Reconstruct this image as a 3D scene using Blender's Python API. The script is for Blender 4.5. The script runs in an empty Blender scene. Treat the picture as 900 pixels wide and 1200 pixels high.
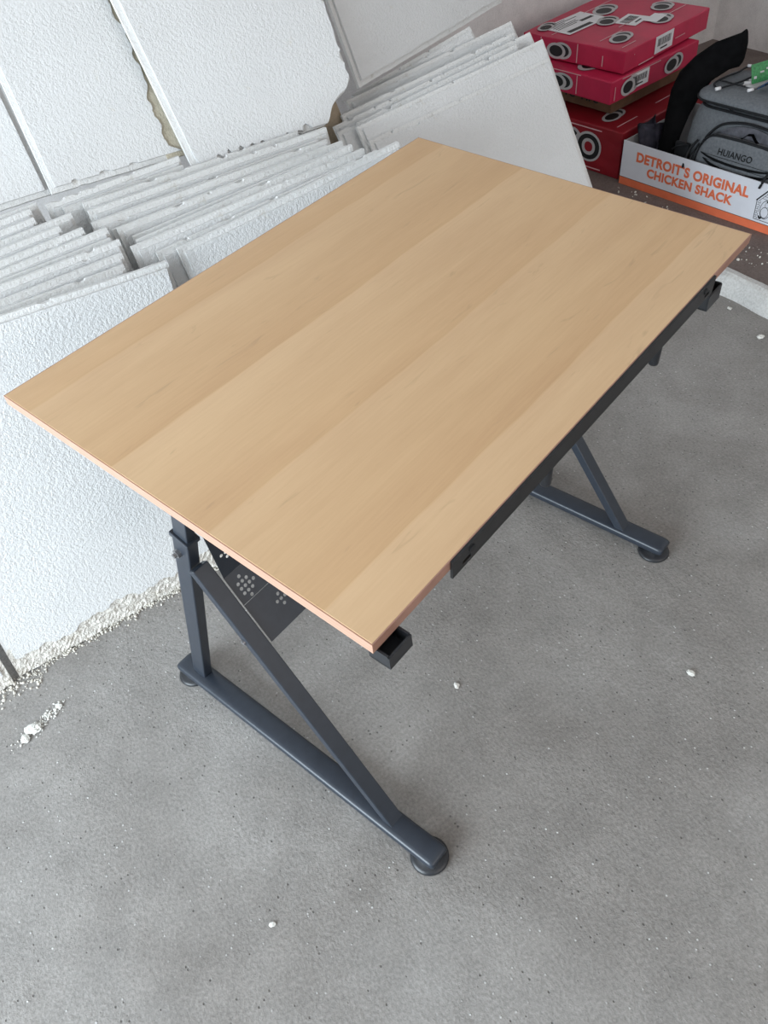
import bpy, bmesh, math, random
from mathutils import Vector, Matrix, Euler
random.seed(7)
S = bpy.context.scene
COL = S.collection

# ------------------------------------------------------------------ camera
cam_d = bpy.data.cameras.new('camera')
cam = bpy.data.objects.new('camera', cam_d); COL.objects.link(cam)
cam_d.sensor_fit = 'HORIZONTAL'; cam_d.sensor_width = 36.0
cam_d.lens = 923.32 / 900 * 36.0
cam_d.clip_start = 0.02; cam_d.clip_end = 60
RW = [[0.817861, -0.568154, -0.091131], [-0.470033, -0.568287, -0.675366], [0.331923, 0.595189, -0.731831]]
rx, ry, rz = (Vector(r) for r in RW)
m3 = Matrix((rx, -ry, -rz)).transposed()
cam.matrix_world = Matrix.Translation((-0.00493, -1.43213, 1.5979)) @ m3.to_4x4()
S.camera = cam

# ------------------------------------------------------------------ world, light, exposure
S.view_settings.view_transform = 'Standard'
S.view_settings.look = 'None'
S.view_settings.exposure = -0.14
S.view_settings.gamma = 1.0
S.view_settings.use_curve_mapping = False
W = bpy.data.worlds.new('sky'); S.world = W; W.use_nodes = True
bg = W.node_tree.nodes['Background']
bg.inputs[0].default_value = (0.80, 0.90, 1.0, 1); bg.inputs[1].default_value = 0.55

def area(name, loc, target, sx, sy, power, color):
    d = bpy.data.lights.new(name, 'AREA'); d.shape = 'RECTANGLE'; d.size = sx; d.size_y = sy
    d.energy = power; d.color = color
    o = bpy.data.objects.new(name, d); COL.objects.link(o); o.location = loc
    o.rotation_euler = (Vector(target) - Vector(loc)).to_track_quat('-Z', 'Y').to_euler()
    return o
# daylight through the open garage door, beyond the left edge of the picture
area('door_daylight', (-2.5, -1.0, 1.12), (1.0, -0.7, 0.55), 2.3, 1.7, 240, (0.80, 0.915, 1.0))
# added warm fill from behind the camera, brightens the right side
area('rear_fill', (1.2, -4.4, 1.9), (1.0, 0.0, 0.6), 3.0, 1.6, 46, (1.0, 0.90, 0.82))

# ------------------------------------------------------------------ material helpers
def newmat(name):
    m = bpy.data.materials.new(name); m.use_nodes = True
    nt = m.node_tree; return m, nt, nt.nodes['Principled BSDF']
def N(nt, t, **kw):
    n = nt.nodes.new(t)
    for k, v in kw.items():
        if hasattr(n, k): setattr(n, k, v)
        else: n.inputs[k].default_value = v
    return n
def coords(nt, scale=(1, 1, 1), kind='Object'):
    tc = N(nt, 'ShaderNodeTexCoord'); mp = N(nt, 'ShaderNodeMapping')
    mp.inputs['Scale'].default_value = scale
    nt.links.new(tc.outputs[kind], mp.inputs[0]); return mp.outputs[0]
def noise(nt, vec, scale, detail=3, rough=.55, dist=0):
    n = N(nt, 'ShaderNodeTexNoise'); n.inputs['Scale'].default_value = scale
    n.inputs['Detail'].default_value = detail; n.inputs['Roughness'].default_value = rough
    n.inputs['Distortion'].default_value = dist
    nt.links.new(vec, n.inputs['Vector']); return n.outputs[0]
def ramp(nt, fac, stops):
    r = N(nt, 'ShaderNodeValToRGB'); e = r.color_ramp.elements
    while len(e) < len(stops): e.new(0.5)
    for el, (p, c) in zip(e, stops):
        el.position = p; el.color = c if len(c) == 4 else (*c, 1)
    nt.links.new(fac, r.inputs[0]); return r.outputs[0]
def mix(nt, fac, a, b, mode='MIX'):
    n = N(nt, 'ShaderNodeMix', data_type='RGBA', blend_type=mode)
    for sock, val in ((n.inputs[0], fac), (n.inputs[6], a), (n.inputs[7], b)):
        if isinstance(val, (int, float)): sock.default_value = val
        elif isinstance(val, tuple): sock.default_value = val if len(val) == 4 else (*val, 1)
        else: nt.links.new(val, sock)
    return n.outputs[2]
def bump(nt, b, h, strength, dist=.002):
    n = N(nt, 'ShaderNodeBump'); n.inputs['Strength'].default_value = strength
    n.inputs['Distance'].default_value = dist
    nt.links.new(h, n.inputs['Height']); nt.links.new(n.outputs[0], b.inputs['Normal'])
def math_(nt, op, a, b=None):
    n = N(nt, 'ShaderNodeMath', operation=op)
    for s, v in zip(n.inputs, (a, b)):
        if v is None: continue
        if isinstance(v, (int, float)): s.default_value = v
        else: nt.links.new(v, s)
    return n.outputs[0]
def plain(name, col, rough=.5, var=.12, scale=30, spec=.4, metal=0, bstr=0):
    m, nt, b = newmat(name); v = coords(nt)
    f = noise(nt, v, scale)
    lo = tuple(c * (1 - var) for c in col); hi = tuple(min(1, c * (1 + var)) for c in col)
    nt.links.new(ramp(nt, f, [(.3, lo), (.7, hi)]), b.inputs['Base Color'])
    b.inputs['Roughness'].default_value = rough; b.inputs['Specular IOR Level'].default_value = spec
    b.inputs['Metallic'].default_value = metal
    if bstr: bump(nt, b, noise(nt, v, scale * 8, 2), bstr, .001)
    return m

# ceiling tile: painted mineral fibre with a fine stipple
def tile_mat(name, base, dirty, amount, dist=.0036, bstr=.75):
    m, nt, b = newmat(name); v = coords(nt)
    st = noise(nt, v, 115, 3, .6)
    st2 = noise(nt, v, 260, 2, .6)
    h = math_(nt, 'ADD', st, math_(nt, 'MULTIPLY', st2, .45))
    big = noise(nt, v, 5, 4)
    c = ramp(nt, big, [(.35, tuple(x * .95 for x in base)), (.7, base)])
    d = noise(nt, v, 26, 4, .7)
    dm = ramp(nt, d, [(.62 - amount, (0, 0, 0)), (.80 - amount * .5, (1, 1, 1))])
    c = mix(nt, dm, c, dirty)
    nt.links.new(c, b.inputs['Base Color'])
    b.inputs['Roughness'].default_value = .9; b.inputs['Specular IOR Level'].default_value = .15
    bump(nt, b, h, bstr, dist)
    return m
MT = tile_mat('tile_paint', (.70, .70, .695), (.64, .62, .57), -.03)
MTE = tile_mat('tile_edge', (.73, .725, .71), (.52, .495, .45), .04)
MTB = tile_mat('tile_beige_core', (.60, .545, .43), (.46, .41, .31), .08)
MCORE = tile_mat('tile_crumbling_core', (.66, .63, .58), (.44, .40, .34), .10, .006, .9)
MTAN = tile_mat('tile_brown_core', (.42, .34, .25), (.30, .24, .17), .08)

# bare concrete
def concrete(name, c0, c1, c2, pits=True):
    m, nt, b = newmat(name); v = coords(nt)
    a = noise(nt, v, 1.6, 6, .62, .4); g = noise(nt, v, 9, 6, .68); f = noise(nt, v, 150, 3, .6)
    c = ramp(nt, a, [(.34, c0), (.50, c1), (.68, c2)])
    c = mix(nt, .62, c, ramp(nt, g, [(.28, tuple(x * .78 for x in c1)), (.72, tuple(min(1, x * 1.22) for x in c1))]))
    c = mix(nt, .26, c, ramp(nt, f, [(.3, (.12, .12, .12)), (.7, (.85, .85, .85))]), 'OVERLAY')
    hgt = math_(nt, 'MULTIPLY', f, .5)
    if pits:
        vo = N(nt, 'ShaderNodeTexVoronoi'); vo.inputs['Scale'].default_value = 75; nt.links.new(v, vo.inputs['Vector'])
        sp = ramp(nt, vo.outputs['Distance'], [(.10, (1, 1, 1)), (.19, (0, 0, 0))])
        sep = N(nt, 'ShaderNodeSeparateColor'); nt.links.new(vo.outputs['Color'], sep.inputs[0])
        patch = ramp(nt, noise(nt, v, 2.4, 3), [(.36, (.15, .15, .15)), (.60, (1, 1, 1))])
        pit = math_(nt, 'MULTIPLY', sp, math_(nt, 'GREATER_THAN', sep.outputs[0], .80))
        lit = math_(nt, 'MULTIPLY', math_(nt, 'MULTIPLY', sp, math_(nt, 'LESS_THAN', sep.outputs[0], .16)), patch)
        c = mix(nt, math_(nt, 'MULTIPLY', pit, .7), c, (.075, .07, .065))
        c = mix(nt, math_(nt, 'MULTIPLY', lit, .75), c, (.72, .72, .70))
        rg = noise(nt, v, 55, 4, .7)
        hgt = math_(nt, 'ADD', hgt, math_(nt, 'MULTIPLY', rg, math_(nt, 'MULTIPLY', patch, 1.1)))
        hgt = math_(nt, 'SUBTRACT', hgt, math_(nt, 'MULTIPLY', pit, .8))
        hgt = math_(nt, 'ADD', hgt, math_(nt, 'MULTIPLY', lit, .8))
    nt.links.new(c, b.inputs['Base Color'])
    b.inputs['Roughness'].default_value = .78; b.inputs['Specular IOR Level'].default_value = .3
    bump(nt, b, hgt, .62, .0042)
    return m
MFLOOR = concrete('concrete_floor', (.150, .132, .118), (.238, .224, .210), (.385, .372, .358))
MLEDGE = concrete('concrete_ledge', (.105, .08, .07), (.16, .125, .112), (.22, .185, .165), False)
MKERB = concrete('kerb_plaster', (.40, .39, .37), (.52, .51, .49), (.62, .61, .59), False)
MWALL = concrete('wall_paint', (.66, .625, .61), (.74, .71, .695), (.80, .77, .755), False)

# maple laminate: 20 cm staves that run along the table
def laminate():
    m, nt, b = newmat('maple_laminate')
    tc = N(nt, 'ShaderNodeTexCoord'); sx = N(nt, 'ShaderNodeSeparateXYZ'); nt.links.new(tc.outputs['Object'], sx.inputs[0])
    vl = coords(nt, (1.1, 9, 1)); vf = coords(nt, (5, 90, 1)); vk = coords(nt, (7, 42, 1))
    wob = math_(nt, 'MULTIPLY', math_(nt, 'SUBTRACT', noise(nt, coords(nt, (2.2, .2, 1)), 1.5, 2), .5), .018)
    y = math_(nt, 'ADD', sx.outputs['Y'], wob)
    st = math_(nt, 'DIVIDE', math_(nt, 'ADD', y, .1265), .2023)
    idx = math_(nt, 'FLOOR', st); fr = math_(nt, 'FRACT', st)
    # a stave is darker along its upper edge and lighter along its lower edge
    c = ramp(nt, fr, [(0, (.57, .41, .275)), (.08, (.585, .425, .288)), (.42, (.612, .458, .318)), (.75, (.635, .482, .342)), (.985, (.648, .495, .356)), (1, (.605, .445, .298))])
    tone = math_(nt, 'FRACT', math_(nt, 'MULTIPLY', idx, .618))
    c = mix(nt, .32, c, ramp(nt, tone, [(0, (.60, .44, .285)), (1, (.52, .365, .218))]))
    c = mix(nt, .42, c, ramp(nt, noise(nt, vl, 2.0, 3, .5, .5), [(.3, (.40, .265, .14)), (.7, (.66, .50, .325))]), 'SOFT_LIGHT')
    c = mix(nt, .25, c, ramp(nt, noise(nt, vf, 2.5, 3), [(.3, (.36, .25, .14)), (.7, (.64, .50, .34))]), 'SOFT_LIGHT')
    fl = ramp(nt, noise(nt, vk, 1.2, 3, .55, 1.0), [(.64, (0, 0, 0)), (.74, (1, 1, 1))])
    c = mix(nt, math_(nt, 'MULTIPLY', fl, .42), c, (.41, .27, .155))
    nt.links.new(c, b.inputs['Base Color'])
    b.inputs['Roughness'].default_value = .42; b.inputs['Specular IOR Level'].default_value = .35
    return m
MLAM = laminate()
def ply(name, c0, c1):
    m, nt, b = newmat(name)
    tc = N(nt, 'ShaderNodeTexCoord'); sx = N(nt, 'ShaderNodeSeparateXYZ'); nt.links.new(tc.outputs['Object'], sx.inputs[0])
    w = math_(nt, 'FRACT', math_(nt, 'MULTIPLY', sx.outputs['Z'], 1 / .0062))
    c = ramp(nt, w, [(0, c0), (.62, c0), (.78, c1), (1, c1)])
    c = mix(nt, .3, c, ramp(nt, noise(nt, coords(nt, (8, 8, 60)), 4, 3), [(.3, tuple(x * .7 for x in c0)), (.7, c0)]))
    nt.links.new(c, b.inputs['Base Color']); b.inputs['Roughness'].default_value = .5
    return m
MBAND = ply('peach_edge_band', (.47, .275, .195), (.39, .205, .14))
MBANDF = plain('brown_edge_band', (.36, .20, .15), .5, .15, 20)
MSTEEL = plain('charcoal_powder_coat', (.023, .029, .040), .36, .10, 60, .5, 0, .06)
MBLACK = plain('black_steel', (.016, .016, .017), .45, .2, 40, .4)
MPLAST = plain('black_plastic', (.018, .019, .022), .38, .15, 40, .45)
MCHROME = plain('zinc_bolt', (.30, .30, .31), .35, .1, 50, .5, .8)
MRED = plain('red_carton', (.47, .015, .062), .42, .12, 9, .4)
MREDD = plain('dark_red_carton', (.24, .006, .014), .45, .14, 9, .4)
MKRAFT = plain('kraft_card', (.15, .085, .05), .8, .15, 25, .2)
MWHITE = plain('white_print', (.74, .73, .74), .55, .04, 30)
MCARD = plain('white_card', (.70, .71, .76), .5, .03, 18)
MCARDIN = plain('grey_card_inside', (.30, .29, .29), .8, .1, 18)
MSILV = plain('silver_print', (.46, .44, .44), .5, .10, 40)
MINK = plain('black_ink', (.012, .012, .013), .5, .1, 40)
MPINK = plain('pale_print_line', (.62, .36, .38), .6, .1, 40)
MORANGE = plain('orange_print', (.76, .17, .075), .5, .05, 30)
MGREY = plain('grey_fabric', (.150, .160, .172), .85, .16, 120, .2, 0, .3)
MGREYL = plain('light_lining', (.36, .355, .40), .9, .25, 60, .1, 0, .3)
MPIPE = plain('black_webbing', (.010, .011, .013), .7, .2, 60, .3)
MFELT = plain('black_cloth', (.0055, .0055, .006), .95, .3, 30, .05, 0, .2)
MPURPLE = plain('mauve_cloth', (.10, .095, .125), .9, .3, 30, .1)
MGREEN = plain('green_circuit_board', (.035, .20, .065), .4, .35, 160)
MBLUE = plain('blue_circuit_board', (.02, .085, .20), .4, .35, 160)
MCHIP = plain('plaster_chip', (.66, .65, .61), .9, .14, 160, .1, 0, .4)
MCRUMB = plain('grey_crumbs', (.60, .57, .51), .9, .25, 90, .1)

# ------------------------------------------------------------------ mesh helpers
def link(name, bm, mat, parent=None, smooth=False, loc=None, rot=None):
    me = bpy.data.meshes.new(name); bm.normal_update(); bm.to_mesh(me); bm.free()
    for m in (mat if isinstance(mat, (list, tuple)) else [mat]): me.materials.append(m)
    if smooth:
        for p in me.polygons: p.use_smooth = True
    o = bpy.data.objects.new(name, me); COL.objects.link(o)
    if parent: o.parent = parent
    if loc: o.location = loc
    if rot: o.rotation_euler = rot
    return o
def empty(name, loc=(0, 0, 0), rotz=0, **kw):
    o = bpy.data.objects.new(name, None); COL.objects.link(o); o.location = loc
    o.rotation_euler = (0, 0, rotz); o.empty_display_size = .05
    for k, v in kw.items(): o[k] = v
    return o
def tag(o, label, cat=None, group=None):
    o['label'] = label
    if cat: o['category'] = cat
    if group: o['group'] = group
    return o
def add_box(bm, lo, hi, M=None, bevel=0, seg=2, mi=0):
    lo, hi = Vector(lo), Vector(hi)
    r = bmesh.ops.create_cube(bm, size=1)
    vs = r['verts']
    for v in vs:
        v.co = Vector((lo[i] + (v.co[i] + .5) * (hi[i] - lo[i]) for i in range(3)))
    fs = list({f for v in vs for f in v.link_faces})
    for f in fs: f.material_index = mi
    if bevel:
        es = list({e for v in vs for e in v.link_edges})
        r2 = bmesh.ops.bevel(bm, geom=es, offset=bevel, segments=seg, affect='EDGES', profile=.5)
        vs = list({v for f in r2['faces'] for v in f.verts} | {v for v in vs if v.is_valid})
    if M is not None:
        for v in vs: v.co = M @ v.co
    return vs
def box(name, lo, hi, mat, parent=None, bevel=0, M=None, seg=2):
    bm = bmesh.new(); add_box(bm, lo, hi, M, bevel, seg); return link(name, bm, mat, parent)
def frame_between(a, b, up=Vector((1, 0, 0))):
    a, b = Vector(a), Vector(b); z = (b - a).normalized()
    x = (up - z * up.dot(z)).normalized(); y = z.cross(x)
    return Matrix((x, y, z)).transposed().to_4x4(), (b - a).length
def add_beam(bm, a, b, wx, wy, bevel=.002, up=Vector((1, 0, 0))):
    R, L = frame_between(a, b, up)
    return add_box(bm, (-wx / 2, -wy / 2, 0), (wx / 2, wy / 2, L), Matrix.Translation(a) @ R, bevel)
def beam(name, a, b, wx, wy, mat, parent=None, bevel=.002):
    bm = bmesh.new(); add_beam(bm, a, b, wx, wy, bevel); return link(name, bm, mat, parent)
def add_cyl(bm, a, b, r, r2=None, n=20):
    R, L = frame_between(a, b, Vector((1, .01, .02)))
    M = Matrix.Translation((Vector(a) + Vector(b)) / 2) @ R
    bmesh.ops.create_cone(bm, cap_ends=True, segments=n, radius1=r, radius2=r if r2 is None else r2, depth=L, matrix=M)
def add_tube(bm, pts, r, n=8, closed=False):
    pts = [Vector(p) for p in pts]; rings = []
    for i, p in enumerate(pts):
        a = pts[i - 1] if (i or closed) else p; c = pts[(i + 1) % len(pts)] if (i < len(pts) - 1 or closed) else p
        t = (c - a).normalized(); u = Vector((0, 0, 1))
        if abs(t.z) > .9: u = Vector((1, 0, 0))
        x = t.cross(u).normalized(); y = t.cross(x)
        rings.append([bm.verts.new(p + (x * math.cos(k * 2 * math.pi / n) + y * math.sin(k * 2 * math.pi / n)) * r) for k in range(n)])
    m = len(rings)
    for i in range(m if closed else m - 1):
        A, B = rings[i], rings[(i + 1) % m]
        for k in range(n): bm.faces.new((A[k], A[(k + 1) % n], B[(k + 1) % n], B[k]))
    if not closed:
        bm.faces.new(rings[0]); bm.faces.new(list(reversed(rings[-1])))
def add_loft(bm, rings, cap=True):
    R = [[bm.verts.new(p) for p in r] for r in rings]; n = len(R[0])
    for A, B in zip(R, R[1:]):
        for k in range(n): bm.faces.new((A[k], A[(k + 1) % n], B[(k + 1) % n], B[k]))
    if cap:
        bm.faces.new(list(reversed(R[0]))); bm.faces.new(R[-1])
def add_lathe(bm, prof, c=(0, 0, 0), n=28):
    add_loft(bm, [[(c[0] + r * math.cos(k * 2 * math.pi / n), c[1] + r * math.sin(k * 2 * math.pi / n), c[2] + z) for k in range(n)] for r, z in prof])
def rrect(x0, x1, y0, y1, r, z, n=5):
    out = []
    for cx, cy, a0 in ((x1 - r, y1 - r, 0), (x0 + r, y1 - r, 90), (x0 + r, y0 + r, 180), (x1 - r, y0 + r, 270)):
        for i in range(n):
            a = math.radians(a0 + 90 * i / (n - 1)); out.append((cx + r * math.cos(a), cy + r * math.sin(a), z))
    return out
def catmull(pts, n=6, closed=False):
    P = [Vector(p) for p in pts]; out = []; m = len(P)
    for i in range(m if closed else m - 1):
        g = (lambda k: P[k % m]) if closed else (lambda k: P[max(0, min(m - 1, k))])
        a, b, c, d = g(i - 1), g(i), g(i + 1), g(i + 2)
        for k in range(n):
            t = k / n
            out.append(.5 * ((2 * b) + (c - a) * t + (2 * a - 5 * b + 4 * c - d) * t * t + (3 * b - a - 3 * c + d) * t ** 3))
    if not closed: out.append(P[-1])
    return out
def structure(o):
    o['kind'] = 'structure'; return o

# ------------------------------------------------------------------ garage shell
# x runs along the tile wall, y into it
structure(box('floor', (-3.0, -5.0, -.12), (2.225, 1.5, 0), MFLOOR))
bm = bmesh.new()                      # raised ledge along the right-hand side
add_box(bm, (2.245, -5.0, -.12), (4.0, 1.5, .07))
structure(link('floor_ledge', bm, MLEDGE))
# rough plastered kerb face: a strip with an uneven front and a worn top edge
bm = bmesh.new(); rings = []
for i in range(131):
    y = -5.0 + 6.5 * i / 130; j = random.uniform(-.006, .006); k = random.uniform(-.004, .004)
    rings.append([(2.205 + j, y, -.02), (2.213 + j, y, .03 + k), (2.226 + j, y, .062 + k), (2.24 + k, y, .0725), (2.262, y, .0725 + k * .3), (2.262, y, -.02)])
add_loft(bm, rings); structure(link('trim_1', bm, MKERB)); bpy.data.objects['trim_1']['label'] = 'pale rough kerb edge'
structure(box('wall_back', (-3.0, 1.5, -.12), (4.1, 1.62, 2.7), MWALL))
structure(box('wall_right', (4.0, -5.0, -.12), (4.12, 1.5, 2.7), MWALL))
structure(box('ceiling', (-3.0, -5.0, 2.7), (4.12, 1.62, 2.8), MWALL))

# ------------------------------------------------------------------ drafting table
TX = math.radians(16)
T = empty('drafting_table', (0.20969, -0.97871, 0), TX)
tag(T, 'drafting table with maple laminate top on charcoal steel legs, on the concrete floor', 'table')
W_, D_ = 1.067, .7512
tilt = .0414; ct, st_ = math.cos(tilt), math.sin(tilt)
def topM():   # frame of the tabletop: x,y over the surface, z=0 at the upper face
    return Matrix.Translation((0, D_ / 2, .858)) @ Matrix.Rotation(tilt, 4, 'X') @ Matrix.Translation((0, -D_ / 2, 0))
TM = topM()
TH = .018; EB = .0016
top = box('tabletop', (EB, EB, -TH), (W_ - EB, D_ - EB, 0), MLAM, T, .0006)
top.matrix_local = TM
for nm, lo, hi, mt, lb in (('edge_band', (0, 0, -TH), (EB, D_, -.0004), MBAND, 'peach layered edge band on the short side'),
                           ('edge_band', (W_ - EB, 0, -TH), (W_, D_, -.0004), MBAND, None),
                           ('edge_band', (EB, 0, -TH), (W_ - EB, EB, -.0004), MBANDF, 'brown edge band along the front'),
                           ('edge_band', (EB, D_ - EB, -TH), (W_ - EB, D_, -.0004), MBANDF, None)):
    o = box(nm, lo, hi, mt, top)
    if lb: o['label'] = lb
# pencil ledge screwed to the front edge, with a keyhole slot near each end
xs = [.150, .1715, .190, .875, .8935, .909]; zs = [-.0335, -.0262, -.0198, -.0005]
bm = bmesh.new(); y0, y1 = -.0045, -.0005
def quad(*p): bm.faces.new([bm.verts.new(q) for q in p])
holes = {(1, 1), (3, 1)}
for i in range(5):
    for j in range(3):
        if (i, j) in holes:
            a, b, c, d = xs[i], xs[i + 1], zs[j], zs[j + 1]
            quad((a, y0, c), (a, y1, c), (a, y1, d), (a, y0, d)); quad((b, y0, d), (b, y1, d), (b, y1, c), (b, y0, c))
            quad((a, y0, d), (a, y1, d), (b, y1, d), (b, y0, d)); quad((a, y0, c), (b, y0, c), (b, y1, c), (a, y1, c))
            continue
        a, b, c, d = xs[i], xs[i + 1], zs[j], zs[j + 1]
        quad((a, y0, c), (b, y0, c), (b, y0, d), (a, y0, d)); quad((a, y1, d), (b, y1, d), (b, y1, c), (a, y1, c))
quad((xs[0], y0, zs[0]), (xs[0], y1, zs[0]), (xs[-1], y1, zs[0]), (xs[-1], y0, zs[0]))
quad((xs[0], y0, zs[-1]), (xs[-1], y0, zs[-1]), (xs[-1], y1, zs[-1]), (xs[0], y1, zs[-1]))
for x in (xs[0], xs[-1]): quad((x, y0, zs[0]), (x, y0, zs[-1]), (x, y1, zs[-1]), (x, y1, zs[0]))
led = link('pencil_ledge', bm, MBLACK, T); led.matrix_local = TM
led['label'] = 'black steel pencil ledge along the front edge'
for x in (.191, .872):
    bm = bmesh.new(); add_cyl(bm, (x, -.0065, -.011), (x, -.004, -.011), .0055, n=14); link('screw', bm, MINK, led)
# handles under the ledge
for x in (.391, .727):
    bm = bmesh.new(); add_lathe(bm, [(.0070, -.0), (.0085, -.006), (.0085, -.050), (.0078, -.0535), (.004, -.055)][::-1], (x, .005, -.0185), 18)
    o = link('peg', bm, MPLAST, T, True); o.matrix_local = TM
# under-top braces and frame
def bar_section(y, z0, h, w, x):     # flat oval tube section
    pts = []
    for k in range(20):
        a = 2 * math.pi * k / 20; c, s = math.cos(a), math.sin(a)
        pts.append((x + w / 2 * math.copysign(abs(c) ** .45, c), y, z0 + h / 2 + h / 2 * math.copysign(abs(s) ** .6, s)))
    return pts
for side, xc in (('l', .0612), ('r', W_ - .0612 + .0006)):
    sg = 1 if side == 'l' else -1
    base = bmesh.new(); z0, h, w = .0195, .0255, .051
    rings = []
    for t, sc in ((0, .55), (.004, .82), (.010, .96), (.018, 1)):
        rings.append([(xc + (px - xc) * (.72 + .28 * sc), py, z0 + h / 2 + (pz - z0 - h / 2) * sc) for px, py, pz in bar_section(-.011 + t, z0, h, w, xc)])
    for t, sc in ((.018, 1), (.010, .96), (.004, .82), (0, .55)):
        rings.append([(xc + (px - xc) * (.72 + .28 * sc), py, z0 + h / 2 + (pz - z0 - h / 2) * sc) for px, py, pz in bar_section(.7435 - t, z0, h, w, xc)])
    add_loft(base, rings); bo = link('base_bar', base, MSTEEL, T, True)
    for fy in (.016, .7145):
        bm = bmesh.new()
        add_lathe(bm, [(.033, 0), (.0372, .0015), (.0385, .005), (.037, .0085), (.031, .0115), (.012, .0135), (.010, .021)], (xc, fy, 0))
        link('foot', bm, MPLAST, bo, True)
    px = .0656 if side == 'l' else W_ - .0656
    dy = -.317
    def PT(z, off=0): return (px, .678 + dy * (z - .044) + off, z)
    post = beam('post', PT(.042), PT(.652), .0235, .0385, MSTEEL, T, .0025)
    bm = bmesh.new(); add_beam(bm, PT(.645), PT(.655), .0290, .0445, .0015); link('collar', bm, MSTEEL, post)
    link_b = bmesh.new(); add_beam(link_b, PT(.640), PT(.765), .0190, .0335, .002); link('inner_post', link_b, MSTEEL, post)
    bm = bmesh.new(); c = PT(.605, .006); add_cyl(bm, (c[0] - sg * .0115, c[1], c[2]), (c[0] - sg * .0185, c[1], c[2]), .0085, n=6)
    add_cyl(bm, (c[0] - sg * .0185, c[1], c[2]), (c[0] - sg * .024, c[1], c[2]), .0045, n=12); link('bolt', bm, MCHROME, post)
    # diagonal strut from the post to the front of the base bar
    bx = .0652 if side == 'l' else W_ - .0622
    A, B = Vector((bx, .4745, .578)), Vector((bx, .086, .030))
    dirv = (B - A).normalized(); nrm = Vector((0, dirv.z, -dirv.y)); nrm = nrm if nrm.y > 0 else -nrm
    off = nrm * .0105
    br = beam('brace', A + off, B + off, .033, .021, MSTEEL, T, .002)
    bm = bmesh.new(); q = A + (B - A) * .24 + nrm * .014
    add_cyl(bm, (bx - sg * .0165, q.y, q.z), (bx - sg * .0205, q.y, q.z), .005, n=12); link('bolt', bm, MCHROME, br)
    # side rail under the top, an open channel with a folded front end
    xa, xb = (.037, .080) if side == 'l' else (.975, 1.030)
    bm = bmesh.new()
    if side == 'l':
        add_box(bm, (.006, -.015, .799), (.048, .012, .802)); add_box(bm, (.006, -.015, .799), (.009, .012, .8235))
        add_box(bm, (.045, -.015, .799), (.048, .012, .8235)); add_box(bm, (.006, -.0175, .799), (.048, -.0145, .8215))
        add_box(bm, (.006, .012, .799), (.048, .015, .8235))
    else:
        add_box(bm, (xa, .020, .726), (xb, .072, .729)); add_box(bm, (xa, .020, .726), (xa + .003, .072, .770))
        add_box(bm, (xb - .003, .020, .726), (xb, .072, .758)); add_box(bm, (xa, .0185, .726), (xb, .0215, .756))
    ra = link('ledge_bracket', bm, MPLAST, T)
    if side == 'r':
     bm = bmesh.new(); add_box(bm, (min(xa, xb) + .008, .052, .727), (max(xa, xb) - .008, .070, .850), None, .001)
     # the block follows the slope of the top
     for v in bm.verts:
        if v.co.z > .8: v.co.z = .858 + (v.co.y - D_ / 2) * st_ - TH - .0008
     link('rail_hanger', bm, MPLAST, ra)
    bm = bmesh.new(); add_box(bm, (px - .012, .385, .740), (px + .012, .475, .850), None, .001)
    for v in bm.verts:
        if v.co.z > .8: v.co.z = .858 + (v.co.y - D_ / 2) * st_ - TH - .0008
    link('tilt_bracket', bm, MPLAST, T)
# crossbars between the two sides
beam('crossbar', (.077, .565, .375), (W_ - .077, .565, .375), .022, .034, MSTEEL, T, .002)
bpy.data.objects['crossbar'].data.transform(Matrix.Identity(4))
# perforated steel panel slung between the braces
def perforated(name, L0, L1, yz0, yz1, clusters, mat, parent, cell=.0098, hr=.0036, th=.0012):
    """sheet spanned by x in [L0,L1] and the line yz0->yz1, with real round holes at the clusters' cells"""
    a = Vector((0, *yz0)); b = Vector((0, *yz1)); H = (b - a).length; d = (b - a) / H
    nx = int((L1 - L0) / cell); nz = max(1, int(H / cell)); cx, cz = (L1 - L0) / nx, H / nz
    bm = bmesh.new(); cache = {}
    def V(x, t):
        k = (round(x, 6), round(t, 6))
        if k not in cache: cache[k] = bm.verts.new((L0 + x, a.y + d.y * t, a.z + d.z * t))
        return cache[k]
    for j in range(nz):
        run = None
        for i in range(nx + 1):
            hole = i < nx and clusters(i, j, nx, nz)
            if i == nx or hole:
                if run is not None and run < i:
                    bm.faces.new((V(run * cx, j * cz), V(i * cx, j * cz), V(i * cx, (j + 1) * cz), V(run * cx, (j + 1) * cz)))
                run = i + 1
            elif run is None: run = i
            if hole:
                x, t = (i + .5) * cx, (j + .5) * cz
                outer = []
                for k in range(8):
                    an = math.pi / 4 * k; c, s = math.cos(an), math.sin(an); mm = max(abs(c), abs(s))
                    outer.append(V(x + c / mm * cx / 2, t + s / mm * cz / 2))
                inner = [bm.verts.new((L0 + x + hr * math.cos(math.pi / 4 * k), a.y + d.y * (t + hr * math.sin(math.pi / 4 * k)), a.z + d.z * (t + hr * math.sin(math.pi / 4 * k)))) for k in range(8)]
                for k in range(8):
                    bm.faces.new((outer[k], outer[(k + 1) % 8], inner[(k + 1) % 8], inner[k]))
    ret = bmesh.ops.extrude_face_region(bm, geom=list(bm.faces))
    nn = Vector((0, -d.z, d.y))
    for v in [g for g in ret['geom'] if isinstance(g, bmesh.types.BMVert)]: v.co += nn * th
    bmesh.ops.recalc_face_normals(bm, faces=bm.faces)
    return link(name, bm, mat, parent)
def diamond(per, ph, rows):
    def f(i, j, nx, nz):
        if j not in rows or i < 1 or i > nx - 2: return False
        k = (i + ph) % per; r = rows.index(j); m = len(rows) // 2
        return abs(k - per // 2) + abs(r - m) <= m and (k + r) % 1 == 0
    return f
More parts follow.
